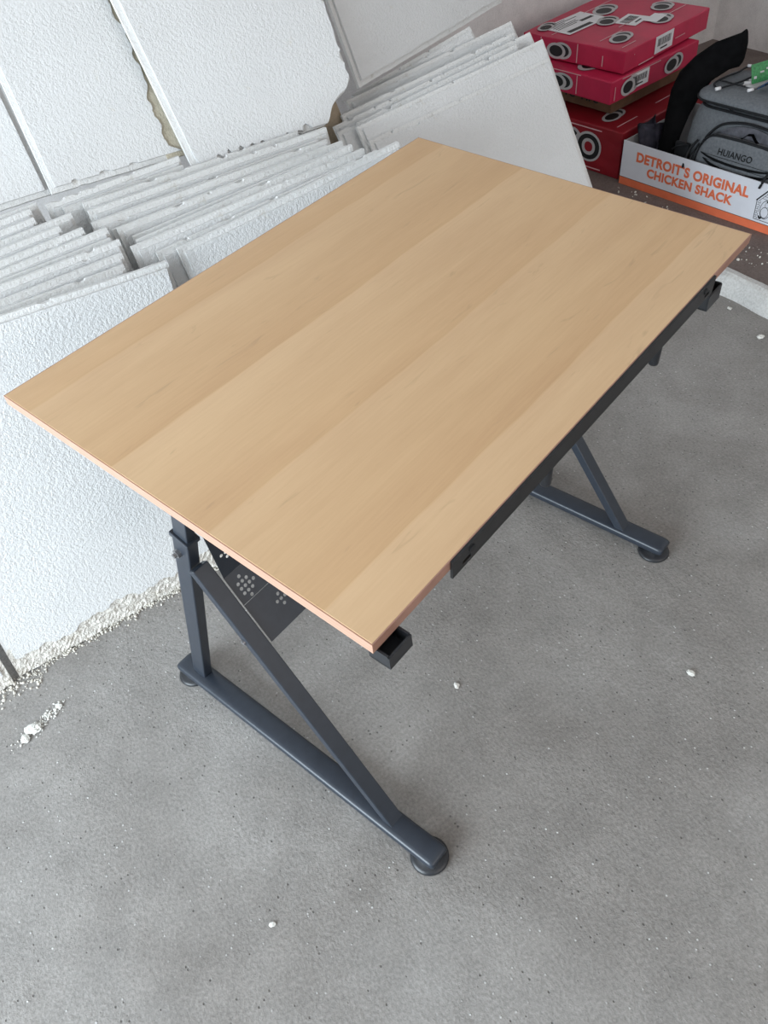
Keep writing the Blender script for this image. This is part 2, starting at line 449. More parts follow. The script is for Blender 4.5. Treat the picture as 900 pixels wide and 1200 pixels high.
pan = perforated('perforated_panel', .086, W_ - .086, (.4175, .487), (.452, .5385), diamond(9, 2, [0, 1, 2, 3, 4]), MSTEEL, T)
perforated('panel_back', .086, W_ - .086, (.452, .5385), (.470, .655), diamond(8, 1, [2, 3, 4, 5, 6]), MSTEEL, pan)
perforated('panel_lip', .086, W_ - .086, (.3665, .4165), (.4168, .4862), diamond(9, 7, [3, 4, 5]), MSTEEL, pan)

# ------------------------------------------------------------------ ceiling tiles
def rag(a, b, step, amp, chip, depth, nrm):
    """points from a to b (2D): a straight worn outline with an occasional bitten chip; nrm points into the tile"""
    L = math.dist(a, b); out = []; x = 0
    P = lambda x, d: (a[0] + (b[0] - a[0]) * x / L + nrm[0] * d, a[1] + (b[1] - a[1]) * x / L + nrm[1] * d)
    out.append(P(0, 0)); x = step * random.uniform(.6, 1.4)
    while x < L - step * .5:
        if random.random() < chip and x < L - .045:
            w = random.uniform(.012, .034); d = depth * random.uniform(.35, 1)
            out += [P(x, 0), P(x + w * .12, d * .7), P(x + w * .45, d), P(x + w * .8, d * .55), P(x + w, 0)]; x += w
        else: out.append(P(x, random.uniform(0, amp)))
        x += step * random.uniform(.6, 1.4)
    return out
def crumble(a, b, base, amp, nrm):
    """a broken outline that wanders slowly with fine teeth"""
    L = math.dist(a, b); n = int(L / .006); ph = [random.random() * 6.3 for _ in range(4)]; out = []
    for i in range(n + 1):
        t = i / n; x = t * L
        d = base + amp * (.45 * math.sin(x * 23 + ph[0]) + .3 * math.sin(x * 61 + ph[1]) + .2 * math.sin(x * 140 + ph[2])) + random.uniform(-.12, .12) * amp
        out.append((a[0] + (b[0] - a[0]) * t + nrm[0] * max(0, d), a[1] + (b[1] - a[1]) * t + nrm[1] * max(0, d)))
    return out
def prism(bm, pts, y0, y1, mi):
    f = [bm.verts.new((x, y0, z)) for x, z in pts]; bk = [bm.verts.new((x, y1, z)) for x, z in pts]
    n = len(pts)
    a = bm.faces.new(f); b = bm.faces.new(list(reversed(bk))); fs = [a, b]
    for i in range(n): fs.append(bm.faces.new((f[i], bk[i], bk[(i + 1) % n], f[(i + 1) % n])))
    for q in fs: q.material_index = mi
def tile(V, L, R, lean, label, group, h=None, hl=1.0, face=None, back=None, chips=.12, cdepth=.007, inset=.012, mats=None,
         bottom_rag=0, left_rag=0, right_rag=0, from_bottom=False, yaw=0, crumb=False, worn=None):
    """L, R: (x, z) of the two ends of the upper (or lower) edge, at depth V"""
    a, b = Vector((L[0], V, L[1])), Vector((R[0], V + yaw, R[1]))
    ex = (b - a).normalized(); ln = math.radians(lean)
    ez = Vector((0, math.sin(ln), math.cos(ln))); ez = (ez - ex * ez.dot(ex)).normalized(); ey = ez.cross(ex)
    w = (b - a).length
    hL, hR = ((a.z - .002) / ez.z, (b.z - .002) / ez.z) if h is None else (h, h)
    if h is None: h = max(hL, hR)
    z1, z0 = (0, -h) if not from_bottom else (h, 0)
    zl, zr = (z0, z0) if from_bottom else (-hL, -hR)
    if face is None:
        m = inset
        low = crumble((m, zl), (w - m, zr), .012 + bottom_rag, bottom_rag * .45, (0, 1)) if bottom_rag else rag((m, zl + m), (w - m, zr + m), .04, .0006, chips, .006, (0, 1))
        rgt = crumble((w, zr + .03), (w, z1 - m), right_rag, min(right_rag * .35, .012), (-1, 0)) if right_rag else rag((w - m, zr + m), (w - m, z1 - m), .05, .0006, .03, .004, (-1, 0))
        face = rag((m, z1 - m), (m, zl + m), .05, .0006, left_rag, .008, (1, 0)) + low + rgt + rag((w - m, z1 - m), (m, z1 - m), .04, .0006, chips * .5, .005, (0, -1))
    if back is None:
        back = (rag((0, z1), (0, zl), .05, .0006, left_rag * .5, .005, (1, 0)) + rag((0, zl), (w, zr), .05, .001, .05, .004, (0, 1))
                + rag((w, zr), (w, z1 - .006), .05, .0006, .02 if not right_rag else .2, .005, (-1, 0)) + rag((w - .004, z1), (0, z1), .035, .0007, chips, cdepth, (0, -1)))
    bm = bmesh.new(); prism(bm, back, 0, .0105, 1); prism(bm, face, -.0085, .0002, 0)
    o = link('ceiling_tile', bm, mats or [MT, MTE])
    o.matrix_world = Matrix.Translation(a) @ Matrix((ex, ey, ez)).transposed().to_4x4()
    if crumb:      # the rough core laid bare where the bottom of the face has broken off
        bm = bmesh.new(); nx, nz = int(w / .006), 13; vs = []
        for i in range(nx + 1):
            col_ = []
            for j in range(nz + 1):
                x, t = w * i / nx, j / nz
                y = -.0030 - .005 * (1 - t) + .0022 * math.sin(x * 90 + j * 1.7) * math.sin(x * 37 - j * .9) + random.uniform(-.0014, .0014)
                if j == nz: y = .001
                col_.append(bm.verts.new((x, y, zl + (zr - zl) * x / w + .001 + .085 * t)))
            vs.append(col_)
        for i in range(nx):
            for j in range(nz): bm.faces.new((vs[i][j], vs[i + 1][j], vs[i + 1][j + 1], vs[i][j + 1]))
        link('crumbled_edge', bm, MCORE, o)['label'] = 'crumbling grey brown core'
    if worn:
        bm = bmesh.new(); prism(bm, crumble((w - .002, 0), (w - .002, h), .0, .001, (-1, 0)) + crumble((w - worn, h), (w - worn, 0), .0, .003, (1, 0)), -.0035, .0, 0)
        link('worn_edge', bm, MTB, o)['label'] = 'yellowed worn edge'
    o['kind'] = 'thing'; tag(o, label, 'ceiling tile', group); return o
ORD = 'front second third fourth fifth sixth seventh eighth ninth tenth eleventh twelfth thirteenth fourteenth fifteenth'.split()
GA, GB, GC, GP = 'ceiling tiles in the left stack', 'ceiling tiles in the middle stack', 'ceiling tiles in the right stack', 'ceiling tiles leaning above the stacks'
def wide(L, R, w):   # stretch the edge leftwards to the full tile width
    d = Vector((L[0] - R[0], L[1] - R[1])).normalized(); return (R[0] + d.x * w, R[1] + d.y * w)
LEFT = [(.13, (.007, .801), (.429, .774), .66), (.172, (.010, .787), (.348, .780), .61), (.212, (.02, .785), (.362, .786), .61), (.25, (.035, .796), (.375, .797), .61),
        (.286, (.04, .787), (.366, .790), .61), (.32, (.05, .79), (.373, .799), .61), (.355, (.062, .794), (.330, .802), .61), (.38, (.06, .782), (.30, .786), .61),
        (.405, (.073, .795), (.292, .801), .61), (.45, (.084, .792), (.335, .800), .61), (.49, (.094, .797), (.26, .802), .61), (.512, (.1, .785), (.255, .79), .61), (.535, (.111, .80), (.266, .805), .61), (.562, (.111, .80), (.288, .803), .61)]
for i, (V, L, R, w) in enumerate(LEFT):
    if i == 0:
        tile(V, wide(L, R, w), R, 9.5, 'front white ceiling tile of the left stack, whole face down to its crumbling bottom', GA,
             bottom_rag=.040, chips=.05, mats=[MT, MTE], crumb=True)
    else:
        tile(V, wide(L, R, w), R, 9.5, f'white ceiling tile, {ORD[i]} from front in the left stack, stepped right end showing', GA, chips=.06 + .03 * (i % 3))
MID = [(.165, (.464, .772), (1.064, .818)), (.192, (.425, .768), (1.02, .803)), (.22, (.383, .786), (1.00, .806)), (.25, (.406, .781), (.985, .811)), (.285, (.41, .775), (.99, .796)),
       (.32, (.39, .789), (1.0, .795)), (.345, (.385, .778), (.97, .786)), (.37, (.352, .797), (.985, .789)), (.40, (.375, .785), (.975, .783)), (.43, (.366, .80), (1.02, .793)),
       (.453, (.38, .786), (.94, .782)), (.476, (.37, .801), (.96, .788)), (.512, (.33, .790), (.648, .790)), (.54, (.30, .800), (.652, .803))]
for i, (V, L, R) in enumerate(MID):
    lab = ('front white ceiling tile of the middle stack, its face dropping behind the tabletop' if i == 0 else
           f'white ceiling tile, {ORD[i]} from front in the middle stack, thin top edge showing')
    tile(V, L, R, 9.5, lab, GB, chips=.10 + .05 * (i % 2), cdepth=.006)
RIGHT = [(.46, (1.159, .706), (1.819, .748)), (.50, (1.149, .735), (1.829, .788)), (.54, (1.108, .722), (1.761, .784)), (.58, (1.123, .723), (1.851, .787)),
         (.62, (1.175, .728), (1.821, .786)), (.66, (1.20, .715), (1.84, .77)), (.70, (1.244, .728), (1.88, .789)), (.74, (1.29, .722), (1.745, .799))]
for i, (V, L, R) in enumerate(RIGHT):
    lab = ('front white ceiling tile of the right fanned stack, rounded corner beside the red boxes' if i == 0 else
           f'white ceiling tile, {ORD[i]} from front in the right fanned stack, worn sloping top edge')
    tile(V, L, R, 30, lab, GC, chips=.06 if i == 0 else .22, cdepth=.008)
# upper row: tall tiles standing on the stacks and leaning back on the wall
tile(.612, (-.27, .804), (.335, .789), 30, 'tall white ceiling tile leaning above the left stack, cut by the left picture edge', GP, h=1.3, from_bottom=True)
tile(.575, (.329, .803), (.706, .785), 30, 'tall white ceiling tile above the left stack with a yellowed worn right edge', GP, h=1.3, from_bottom=True,
     right_rag=.062, worn=.078)
w3 = .50
fb = [(-.056, 1.29), (.013, .03), (.022, .012)] + rag((.03, .010), (.375, .004), .011, .005, .35, .016, (0, 1)) + [(.394, .003), (.404, .012), (.414, .026), (.424, .038), (.434, .046), (.444, .052), (.458, .060), (.472, .064), (.484, .070), (.494, .082)] + rag((.503, .096), (.514, 1.29), .018, .005, .3, .010, (-1, 0)) + [(.514, 1.29)]
bb = [(-.071, 1.3), (0, .002)] + rag((0, 0), (.37, 0), .02, .003, .3, .012, (0, 1)) + [(.388, .001), (.398, .006), (.410, .020), (.420, .033), (.432, .043), (.446, .050), (.462, .056), (.480, .064), (.495, .076)] + rag((.507, .09), (.519, 1.3), .018, .004, .2, .008, (-1, 0)) + [(.519, 1.3)]
tile(.50, (.664, .771), (1.160, .766), 30, 'tall white ceiling tile with a broken bottom corner above the middle stack', GP, h=1.3, from_bottom=True, face=fb, back=bb)
tile(.62, (1.245, .781), (1.94, .806), 20, 'tall white ceiling tile tipped above the right fanned stack, chipped grey lower edge', GP, h=1.28, from_bottom=True,
     chips=.2, bottom_rag=.004, yaw=.20)
tile(.70, (1.10, .800), (1.185, .806), 30, 'small brown broken tile piece wedged beside the broken tile corner', None, h=.80, mats=[MTAN, MTAN])
tile(.118, (-.875, .842), (-.246, .8005), 9.5, 'white ceiling tile at the far left edge with a dirty tan broken side', GA, bottom_rag=.03, right_rag=.02, mats=[MT, MTE], crumb=True, worn=.03)

# crumbs along the foot of the left tiles
def crumbs(bm, n, fn, r0, r1):
    for _ in range(n):
        x, y, z = fn(); r = random.uniform(r0, r1) * random.choice((.5, .7, 1))
        M = Matrix.Translation((x, y, z + r * .35)) @ Euler((random.random() * 6, random.random() * 6, random.random() * 6)).to_matrix().to_4x4() @ Matrix.Diagonal((r, r * random.uniform(.6, 1), r * random.uniform(.4, .8), 1))
        bmesh.ops.create_icosphere(bm, subdivisions=1, radius=1, matrix=M)
bm = bmesh.new()
def near_tile():
    x = random.uniform(-.60, .30); y = -abs(random.gauss(0, .010)) - .006
    if x < -.22: y -= abs(random.gauss(0, .022))
    return x, y, 0
crumbs(bm, 1500, near_tile, .0012, .0055)
o = link('tile_crumbs', bm, MCRUMB); o['kind'] = 'stuff'; tag(o, 'grey white crumbs fallen along the foot of the left tiles', 'crumbs')
bm = bmesh.new()
crumbs(bm, 130, lambda: (random.uniform(2.30, 2.455), random.uniform(-.1, .68), .07), .002, .007)
o = link('ledge_crumbs', bm, MCRUMB); o['kind'] = 'stuff'; tag(o, 'pale crumbs on the brown ledge below the orange striped box', 'crumbs')
for (x, y), r, lab in (((.54, -.682), .0085, 'white plaster chip on the floor below the near table corner'), ((.972, -.977), .0095, 'flat white chip on the bare floor right of the near table corner'),
                       ((-.05, -.869), .0065, 'small cream plaster chip on the floor left of the near table foot'), ((.788, -.415), .0055, 'white chip on the floor just past the ledge slot'),
                       ((-.229, -.154), .009, 'white plaster crumb on the floor nearer the left tile foot'), ((-.298, -.176), .018, 'largest pale plaster lump on the floor at the left'),
                       ((-.321, -.188), .012, 'plaster lump on the floor at the left edge of the group'), ((2.105, -.284), .012, 'white rubble lump on the floor by the pale kerb'), ((2.165, -.115), .009, 'white chip at the foot of the pale kerb')):
    bm = bmesh.new()
    M = Matrix.Translation((x, y, r * .33)) @ Matrix.Rotation(random.random() * 3, 4, 'Z') @ Matrix.Diagonal((r, r * .72, r * .36, 1))
    bmesh.ops.create_icosphere(bm, subdivisions=3 if r > .01 else 2, radius=1, matrix=M)
    for v in bm.verts: v.co += Vector((random.uniform(-1, 1), random.uniform(-1, 1), random.uniform(-.4, .4))) * r * .22
    for v in bm.verts: v.co.z = max(v.co.z, 0)
    tag(link('plaster_chip', bm, MCHIP), lab, 'plaster chip', 'plaster chips on the floor')

bm = bmesh.new()
def smear():
    t = random.gauss(0, .5)
    return -.275 + .055 * t + random.gauss(0, .008), -.168 + .022 * t + random.gauss(0, .008), 0
crumbs(bm, 260, smear, .0012, .0048)
o = link('plaster_crumbs', bm, MCHIP); o['kind'] = 'stuff'; tag(o, 'patch of scraped white plaster crumbs on the floor at the left', 'crumbs')

# ------------------------------------------------------------------ lettering on faces
def faceM(o, x, z):
    """matrix with local x along x, local y along z"""
    x, z = Vector(x).normalized(), Vector(z).normalized(); n = x.cross(z)
    return Matrix.Translation(o) @ Matrix((x, z, n)).transposed().to_4x4()
def lettering(name, s, M, width, height, mat, parent, bold=0, spacing=1, shear=0):
    cu = bpy.data.curves.new(name, 'FONT'); cu.body = s; cu.size = 1; cu.offset = bold; cu.space_character = spacing; cu.shear = shear
    cu.extrude = .0004; cu.materials.append(mat)
    o = bpy.data.objects.new(name, cu); COL.objects.link(o); bpy.context.view_layer.update()
    xs_ = [c[0] for c in o.bound_box]; ys_ = [c[1] for c in o.bound_box]
    sx, sy = width / (max(xs_) - min(xs_)), height / (max(ys_) - min(ys_))
    me = bpy.data.meshes.new_from_object(o.evaluated_get(bpy.context.evaluated_depsgraph_get())); me.name = name
    bpy.data.objects.remove(o); o = bpy.data.objects.new(name, me); COL.objects.link(o)
    o.parent = parent
    o.matrix_local = M @ Matrix.Diagonal((sx, sy, 1, 1)) @ Matrix.Translation((-min(xs_), -min(ys_), 0))
    return o
def patch(name, M, w, h, mat, parent, t=.0006):
    bm = bmesh.new(); add_box(bm, (0, 0, 0), (w, h, t)); o = link(name, bm, mat, parent); o.matrix_local = M; return o
def strips(name, M, rects, mat, parent, t=.0009):
    if name == 'printed_lines':
        for r in rects: strips('printed_line', M, [r], mat, parent, t)
        return
    bm = bmesh.new()
    for x0, y0, x1, y1 in rects: add_box(bm, (x0, y0, 0), (x1, y1, t))
    o = link(name, bm, mat, parent); o.matrix_local = M; return o
def add_ring(bm, cx, cy, rx, ry, r0, z, a0=0, a1=360, n=28, mi=0):
    A = []; B = []
    for k in range(n + 1):
        a = math.radians(a0 + (a1 - a0) * k / n)
        A.append(bm.verts.new((cx + rx * math.cos(a), cy + ry * math.sin(a), z))); B.append(bm.verts.new((cx + rx * r0 * math.cos(a), cy + ry * r0 * math.sin(a), z)))
    for k in range(n):
        f = bm.faces.new((A[k], A[k + 1], B[k + 1], B[k])); f.material_index = mi
def emblem(M, w, h, parent):
    """printed mark: a wide silver tyre ring with a black inside and a second ring tucked behind it"""
    bm = bmesh.new()
    add_ring(bm, w * .60, h * .52, w * .36, h * .46, .05, .0006, mi=1); add_ring(bm, w * .60, h * .52, w * .36, h * .46, .74, .0008, mi=0)
    add_ring(bm, w * .38, h * .46, w * .36, h * .44, .05, .0010, mi=1); add_ring(bm, w * .38, h * .46, w * .36, h * .44, .70, .0012, mi=0)
    o = link('printed_emblem', bm, [MSILV, MINK], parent); o.matrix_local = M; return o
def label_print(M, w, h, parent, name='barcode_label', bars=True, lines=0):
    p = patch(name, M, w, h, MWHITE, parent); p['label'] = 'white sticker'
    R = []
    if bars:
        x = w * .12
        while x < w * .86:
            b = random.choice((.0018, .003, .0042)); R.append((x, h * .38, min(x + b, w * .88), h * .82)); x += b + random.choice((.0022, .0036))
        R.append((w * .3, h * .16, w * .7, h * .25))
    for k in range(lines):
        y = h * (.9 - k * .085); R.append((w * .07, y, w * random.uniform(.35, .8), y + h * .03))
    if lines: R.append((w * .08, h * .08, w * .66, h * .22)); R.append((w * .62, h * .42, w * .93, h * .54))
    strips('print', Matrix.Identity(4), R, MINK if bars else MINK, p)
    return p

# ------------------------------------------------------------------ red cartons
def carton(name, corner, yaw, sx, sy, sz, mat, label, skew=0, bev=.004):
    t = empty(name, corner, math.radians(yaw)); tag(t, label, 'box', 'stacked cartons on the ledge')
    bm = bmesh.new(); add_box(bm, (0, 0, 0), (sx, sy, sz), None, bev, 2)
    bmesh.ops.subdivide_edges(bm, edges=[e for e in bm.edges if e.calc_length() > .1], cuts=5, use_grid_fill=True)
    for v in bm.verts:
        v.co += Vector((random.uniform(-1, 1), random.uniform(-1, 1), random.uniform(-1, 1))) * .0009
        v.co.x += skew * v.co.z
    link('carton_body', bm, mat, t, False); return t
XL, ZU = (0, 0, 1), (1, 0, 0)
def front(s, z, e=.0016): return faceM((s, -e, z), (1, 0, 0), (0, 0, 1))      # the right-hand face in the picture
def left(s, z, e=.0016): return faceM((-e, s, z), (0, -1, 0), (0, 0, 1))      # the left-hand face in the picture
def upper(x, y, z, rot=0): return Matrix.Translation((x, y, z + .0016)) @ Matrix.Rotation(rot, 4, 'Z')

lowb = carton('red_box', (2.485, .716, .0705), 7, .62, .52, .184, MREDD, 'largest red box, bottom of the stack, on the ledge beside the white tile')
tk = lettering('lettering', 'ro', left(.300, .036), .205, .118, MSILV, lowb, .055)
lettering('lettering', 'ro', left(.294, .045, .0024), .190, .100, MINK, lowb, .0)
strips('printed_lines', left(.42, 0), [(0, .166, .32, .170), (.10, .012, .33, .016)], MPINK, lowb)
strips('printed_lines', front(.02, 0), [(.0, .150, .075, .153)], MPINK, lowb)
strips('printed_lines', upper(.03, .05, .184), [(.0, .0, .13, .004), (.28, .02, .40, .024)], MPINK, lowb)
emblem(upper(.045, .09, .184, .1), .15, .075, lowb); emblem(upper(.20, .16, .184, .1), .17, .08, lowb)
krb = carton('brown_box', (2.575, .875, .2600), 6, .50, .34, .078, MKRAFT, 'low brown kraft box squeezed between the bottom and second red boxes')
lettering('lettering', 'ro Tire', left(.235, .026), .17, .034, MINK, krb, .01)
midb = carton('red_box', (2.480, .797, .3400), 6, .56, .47, .083, MRED, 'flat red box, second from top, set back under the top red box', -.03)
emblem(left(.33, .006), .15, .068, midb); strips('printed_lines', left(.17, .0), [(0, .008, .004, .076), (-.15, .078, .02, .081)], MPINK, midb)
emblem(upper(.03, .13, .083, .1), .20, .10, midb)
emblem(front(.055, .006), .12, .070, midb); label_print(front(.115, .020), .115, .055, midb)
emblem(front(.33, .008), .13, .070, midb); strips('printed_lines', front(.0, .0), [(.06, .077, .30, .080), (.02, .01, .023, .06)], MPINK, midb)
topb = carton('red_box', (2.555, .815, .4275), 9.5, .60, .49, .0775, MRED, 'red flat carton on top of the stack with stickers on its lid', -.02)
emblem(left(.37, .004), .13, .066, topb); strips('printed_lines', left(.24, .0), [(.02, .006, .024, .074), (-.16, .006, -.156, .074), (.14, .012, .144, .05)], MPINK, topb)
label_print(upper(.055, .30, .0775, -.05), .25, .15, topb, 'shipping_label', False, 6)
emblem(upper(.21, .215, .0775, .15), .13, .09, topb)
label_print(upper(.265, .135, .0775, .12), .125, .095, topb)
emblem(upper(.06, .055, .0775, .15), .15, .085, topb); emblem(upper(.33, .04, .0775, .15), .14, .095, topb)
patch('sticker', upper(.335, .085, .0775 + .002, .12), .10, .055, MWHITE, topb)
emblem(upper(.31, .30, .0775, .15), .16, .10, topb); emblem(upper(.47, .12, .0775, .15), .13, .10, topb); emblem(upper(.04, .40, .0775, .15), .12, .07, topb)
strips('printed_lines', upper(0, 0, .0775, 0), [(.05, .15, .20, .154), (.03, .035, .12, .039), (.22, .18, .34, .184), (.45, .10, .58, .104), (.30, .41, .52, .414), (.02, .36, .05, .364)], MPINK, topb)
label_print(front(.205, .012), .125, .062, topb); strips('printed_lines', front(0, 0), [(.06, .052, .062, .056), (.10, .004, .2, .008), (.35, .03, .42, .033)], MPINK, topb)

# ------------------------------------------------------------------ white and orange tray box
CB = empty('food_tray_box', (2.469, .694, .0705), math.atan2(-.9947, .1028))
tag(CB, 'open white cardboard tray box with orange stripe and lettering, in front of the red boxes', 'box')
SW, SD, SH = .86, .46, .168
bm = bmesh.new()
add_box(bm, (0, 0, 0), (SW, SD, .004)); add_box(bm, (0, SD - .004, 0), (SW, SD, SH))
add_box(bm, (0, .004, .004), (.004, SD - .004, SH)); add_box(bm, (SW - .004, .004, .004), (SW, SD - .004, SH))
link('tray', bm, MCARDIN, CB)
box('front_panel', (0, 0, 0), (SW, .004, SH + .002), MCARD, CB)
def fp(s, z): return faceM((s, -.0003, z), (1, 0, 0), (0, 0, 1))
strips('orange_stripe', fp(0, 0), [(0, .0, SW, .0295)], MORANGE, CB)
strips('stripe_outline', fp(0, 0), [(0, .0295, SW, .0310)], MINK, CB)
lettering('lettering', "DETROIT\u2019S ORIGINAL", fp(.068, .1030), .483, .0385, MORANGE, CB, .042, 1.06)
lettering('lettering', "CHICKEN SHACK", fp(.124, .0575), .372, .0355, MORANGE, CB, .042, 1.06)
# line drawing of a brick hen house
bm = bmesh.new()
def stroke(x0, z0, x1, z1, w):
    d = Vector((x1 - x0, z1 - z0)); L = d.length; d /= L; n = Vector((-d.y, d.x)) * w / 2
    P = [(x0 + n.x, z0 + n.y), (x0 - n.x, z0 - n.y), (x1 - n.x, z1 - n.y), (x1 + n.x, z1 + n.y)]
    f = bm.faces.new([bm.verts.new((p[0], p[1], .0004)) for p in P])
hx, hz = .590, .040
for a in ((hx, hz, hx - .003, .106, .0022), (.584, .106, .628, .160, .0048), (.628, .160, .672, .106, .0048), (.672, .106, .668, hz, .0022), (hx, hz, .668, hz, .002),
          (.592, .103, .627, .146, .0016), (.627, .146, .664, .103, .0016)): stroke(*a)
for r in range(9):
    z = hz + .0075 * r
    for x0, x1 in ((hx, .603 - .001 * (r % 2)), (.650, .669)):
        stroke(x0, z, x1, z, .0011)
        xx = x0 + (.006 if r % 2 else .011)
        while xx < x1: stroke(xx, z, xx, z + .0075, .0011); xx += .0105
for r in range(3): stroke(.605 + r * .007, .118 + r * .009, .650 - r * .007, .118 + r * .009, .0012)
add_ring(bm, .626, .082, .021, .034, .93, .0005); add_ring(bm, .624, .071, .015, .020, .90, .0006); add_ring(bm, .628, .099, .008, .010, .86, .0006)
add_ring(bm, .612, .056, .008, .012, .3, .0006, 180, 330); add_ring(bm, .630, .109, .007, .005, .2, .0006, 0, 180)
o = link('house_drawing', bm, MINK, CB); o.matrix_local = fp(0, 0)

# ------------------------------------------------------------------ things inside the tray (all in the tray's frame)
CM = Matrix.Translation((2.469, .694, .0705)) @ Matrix.Rotation(math.atan2(-.9947, .1028), 4, 'Z')
def in_tray(name, label, cat):
    o = empty(name); o.matrix_world = CM; tag(o, label, cat); return o
BP = in_tray('backpack', 'grey backpack with black zips and a lettered front pocket, in the white tray box', 'backpack')
bm = bmesh.new()
add_loft(bm, [rrect(.250, .680, .105, .330, .05, .006), rrect(.222, .700, .085, .345, .06, .03), rrect(.205, .715, .070, .350, .06, .12), rrect(.203, .715, .066, .350, .06, .20),
              rrect(.212, .708, .070, .346, .06, .27), rrect(.226, .698, .074, .342, .06, .315), rrect(.240, .690, .080, .338, .06, .338)])
link('bag_body', bm, MGREY, BP, True)
bm = bmesh.new(); add_loft(bm, [rrect(.246, .685, .086, .332, .06, .330), rrect(.246, .685, .086, .332, .06, .372)]); link('zip_gap', bm, MPIPE, BP, True)
bm = bmesh.new()
add_loft(bm, [rrect(.226, .700, .064, .342, .06, .352), rrect(.220, .705, .058, .346, .065, .360), rrect(.222, .703, .060, .344, .065, .370), rrect(.240, .69, .078, .326, .06, .382), rrect(.30, .62, .13, .27, .05, .388)])
link('top_flap', bm, MGREY, BP, True)
bm = bmesh.new()
add_tube(bm, rrect(.219, .706, .057, .347, .066, .356), .0042, 8, True); add_tube(bm, rrect(.236, .694, .074, .342, .062, .334), .0045, 8, True)
link('piping', bm, MPIPE, BP, True)
# light lining that shows through the half open main zip
bm = bmesh.new(); add_loft(bm, [[(s, .070 - .004 * math.sin(t * math.pi), .342 + dz) for t, s in ((k / 10, .37 + .24 * k / 10) for k in range(11))] for dz in (0, .012)], False)
bmesh.ops.solidify(bm, geom=bm.faces[:], thickness=.002); link('lining', bm, MGREY, BP, True)
# front pocket with a sagging open mouth
def pocket_ring(y, g):
    pts = catmull([(.298 + g, y, .045 + g), (.296 + g, y, .12), (.300 + g, y, .185), (.316 + g, y, .232 - g), (.350, y, .262 - g), (.42, y, .268 - g), (.50, y, .268 - g), (.58, y, .262 - g), (.612 - g, y, .232 - g), (.628 - g, y, .185), (.632 - g, y, .12), (.630 - g, y, .045 + g), (.56, y, .030 + g), (.46, y, .028 + g), (.36, y, .030 + g)], 4, True)
    return pts
bm = bmesh.new(); add_loft(bm, [pocket_ring(.080, 0), pocket_ring(.040, 0), pocket_ring(.030, .004), pocket_ring(.026, .014)])
bmesh.ops.recalc_face_normals(bm, faces=bm.faces); pk = link('front_pocket', bm, MGREY, BP, True)
bm = bmesh.new(); add_tube(bm, pocket_ring(.034, .001), .0052, 8, True)
add_tube(bm, catmull([(.300, .055, .10), (.298, .058, .2), (.316, .060, .248), (.36, .062, .292), (.43, .064, .312), (.50, .064, .314), (.58, .062, .300), (.63, .058, .24)], 6), .0045, 8)
link('piping', bm, MPIPE, pk, True)
bm = bmesh.new(); n = 14
up = [(.345 + .265 * k / n, .0625, .262 + .044 * math.sin(math.pi * k / n) ** .8) for k in range(n + 1)]
dn = [(.345 + .265 * k / n, .050, .258 - .004 * math.sin(math.pi * k / n)) for k in range(n + 1)]
add_loft(bm, [dn, up], False); bmesh.ops.solidify(bm, geom=bm.faces[:], thickness=.002); link('lining', bm, MGREYL, pk, True)
bm = bmesh.new(); add_loft(bm, [[(s, .044, z) for s, z in ((.42, .258), (.452, .268), (.470, .285), (.487, .288), (.503, .272), (.528, .258))], [(s, .056, z) for s, z in ((.42, .262), (.452, .272), (.470, .289), (.487, .292), (.503, .276), (.528, .262))]], False)
bmesh.ops.solidify(bm, geom=bm.faces[:], thickness=.003); link('dark_pouch', bm, MFELT, pk, True)
lettering('lettering', 'HUIANGO', faceM((.385, .0248, .206), (1, 0, .02), (0, 0, 1)), .135, .024, MINK, pk, .012, 1.05, .15)
bm = bmesh.new()
def ribbon(pts, w):
    q = catmull(pts, 6)
    add_loft(bm, [[(p.x, .0235, p.z + w * math.sin(math.pi * k / (len(q) - 1)) ** .5) for k, p in enumerate(q)], [(p.x, .0235, p.z - .0015) for p in q]], False)
ribbon([(.318, 0, .200), (.36, 0, .186), (.45, 0, .178), (.55, 0, .184), (.612, 0, .198)], .008)
ribbon([(.33, 0, .182), (.37, 0, .162), (.45, 0, .150), (.55, 0, .160), (.60, 0, .178)], .011)
ribbon([(.312, 0, .160), (.34, 0, .125), (.40, 0, .105), (.50, 0, .100), (.60, 0, .115)], .014)
bmesh.ops.solidify(bm, geom=bm.faces[:], thickness=.0015); link('pocket_trim', bm, MPIPE, pk)
bm = bmesh.new(); add_tube(bm, catmull([(.285, .05, .225), (.272, .035, .20), (.268, .02, .175), (.272, .003, .150), (.276, -.006, .140)], 5), .0045, 8)
add_tube(bm, catmull([(.292, .05, .215), (.283, .035, .18), (.280, .02, .16)], 5), .004, 8); link('zip_pull', bm, MPIPE, BP, True)
bm = bmesh.new(); add_tube(bm, catmull([(.600, .03, .21), (.592, .012, .19), (.590, -.004, .168), (.586, -.008, .152)], 5), .0045, 8); link('zip_pull', bm, MPIPE, BP, True)
bm = bmesh.new(); add_box(bm, (.195, .045, .13), (.255, .062, .20), None, .005)
add_tube(bm, catmull([(.19, .04, .17), (.215, .03, .19), (.25, .036, .205)], 5), .003, 6); link('side_strap', bm, MPIPE, BP)
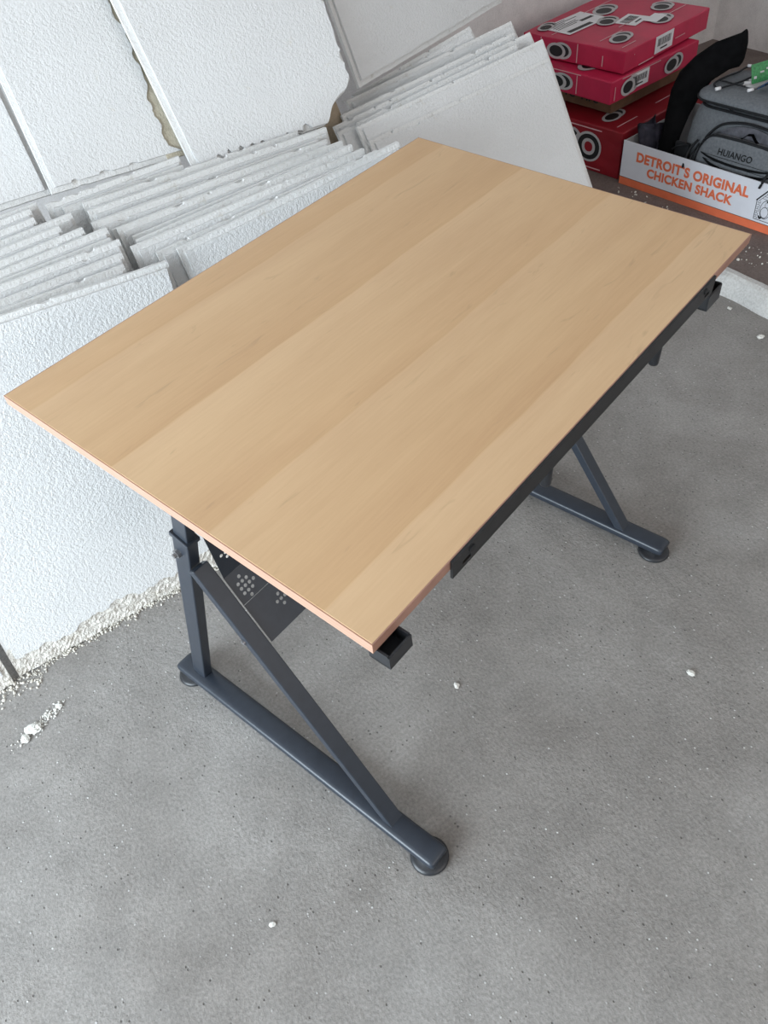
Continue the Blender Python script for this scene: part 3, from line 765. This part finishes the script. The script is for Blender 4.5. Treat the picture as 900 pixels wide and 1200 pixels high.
# elastic cord lying on the flap, with white ends
bm = bmesh.new()
add_tube(bm, catmull([(.300, .085, .390), (.262, .125, .392), (.262, .19, .394), (.272, .25, .394), (.268, .32, .392), (.300, .325, .391), (.335, .27, .396), (.335, .19, .397), (.318, .12, .396), (.304, .092, .393)], 6), .0034, 8)
add_tube(bm, catmull([(.262, .16, .392), (.31, .15, .395), (.37, .145, .396)], 6), .003, 8)
co = link('elastic_cord', bm, MPIPE); co.matrix_world = CM; tag(co, 'black elastic cord looped on top of the grey backpack', 'cord')
for p, q, r in (((.297, .078, .393), (.306, .094, .394), .0058), ((.268, .32, .397), (.280, .323, .397), .0052), ((.392, .125, .394), (.402, .143, .395), .0055)):
    bm = bmesh.new(); add_cyl(bm, p, q, r, n=12); link('cord_end', bm, MWHITE, co, True)['label'] = 'white cord end'
# circuit boards propped on the flap
def board(name, label, mat, o_, ux, uz, w, h, chips):
    t = empty(name); tag(t, label, 'circuit board', 'circuit boards on the backpack'); t.matrix_world = CM @ faceM(o_, ux, uz)
    box('board', (0, 0, 0), (w, h, .0018), mat, t)
    for k in range(chips):
        x, y = (.06 + .84 * k / chips) * w, random.uniform(.1, .75) * h
        box('chip', (x, y, .0018), (x + random.uniform(.007, .013), y + random.uniform(.004, .01), .0048), MINK if mat is MBLUE else MSILV, t)
    return t
g = board('circuit_board', 'green circuit board standing on the grey backpack', MGREEN, (.375, .175, .396), (.35, .72, .20), (-.25, .15, .95), .13, .062, 5)
b_ = board('circuit_board', 'blue circuit board lying beside the green one on the backpack', MBLUE, (.412, .150, .396), (.30, .85, .12), (.6, -.3, .55), .15, .045, 6)
bm = bmesh.new()
for k in range(5): add_cyl(bm, (.352 + .004 * k, .165 + .022 * k, .399 + .002 * k), (.372 + .004 * k, .175 + .022 * k, .402 + .002 * k), .0055, n=10)
add_box(bm, (.35, .16, .39), (.40, .28, .397), None, .002)
o = link('wire_coil', bm, MSILV); o.matrix_world = CM; tag(o, 'silver wire coil below the green circuit board on the backpack', 'wire')
# black cushion standing on edge between boxes and backpack
prs = [((.100, .045, .006), (.185, .045, .006)), ((.108, .060, .10), (.190, .055, .10)), ((.115, .080, .20), (.192, .075, .20)), ((.102, .100, .27), (.194, .11, .27)), ((.088, .130, .335), (.200, .15, .330)),
       ((.090, .165, .387), (.212, .19, .372)), ((.124, .195, .437), (.245, .235, .403)), ((.180, .220, .486), (.268, .26, .410)), ((.232, .238, .511), (.278, .262, .428)), ((.256, .246, .522), (.279, .258, .470)), ((.268, .250, .534), (.276, .254, .515))]
bm = bmesh.new(); rings = []
for L, R in prs:
    L, R = Vector(L), Vector(R); c = (L + R) / 2; a = (R - L) / 2; th = .022 if a.length > .02 else .008
    rings.append([c + a * math.cos(k * math.pi / 6) + Vector((.1, 1, .25)).normalized() * th * math.sin(k * math.pi / 6) for k in range(12)])
add_loft(bm, rings); bmesh.ops.recalc_face_normals(bm, faces=bm.faces)
o = link('black_cushion', bm, MFELT, None, True); o.matrix_world = CM; tag(o, 'black curved cushion standing upright between the red boxes and the backpack', 'cushion')
# crumpled cloth in the tray corner
bm = bmesh.new(); rings = []
for j in range(9):
    t = j / 8
    rings.append([(.035 + .075 * s - .012 * t, .055 + .05 * s + .02 * math.sin(s * 9 + t * 4), .01 + .235 * t * (1 - .25 * abs(s - .5)) + .008 * math.sin(s * 14 + t * 7)) for s in (k / 10 for k in range(11))])
add_loft(bm, rings, False); bmesh.ops.solidify(bm, geom=bm.faces[:], thickness=.004)
o = link('cloth', bm, MPURPLE, None, True); o.matrix_world = CM; tag(o, 'crumpled mauve cloth in the left corner of the tray box', 'cloth')
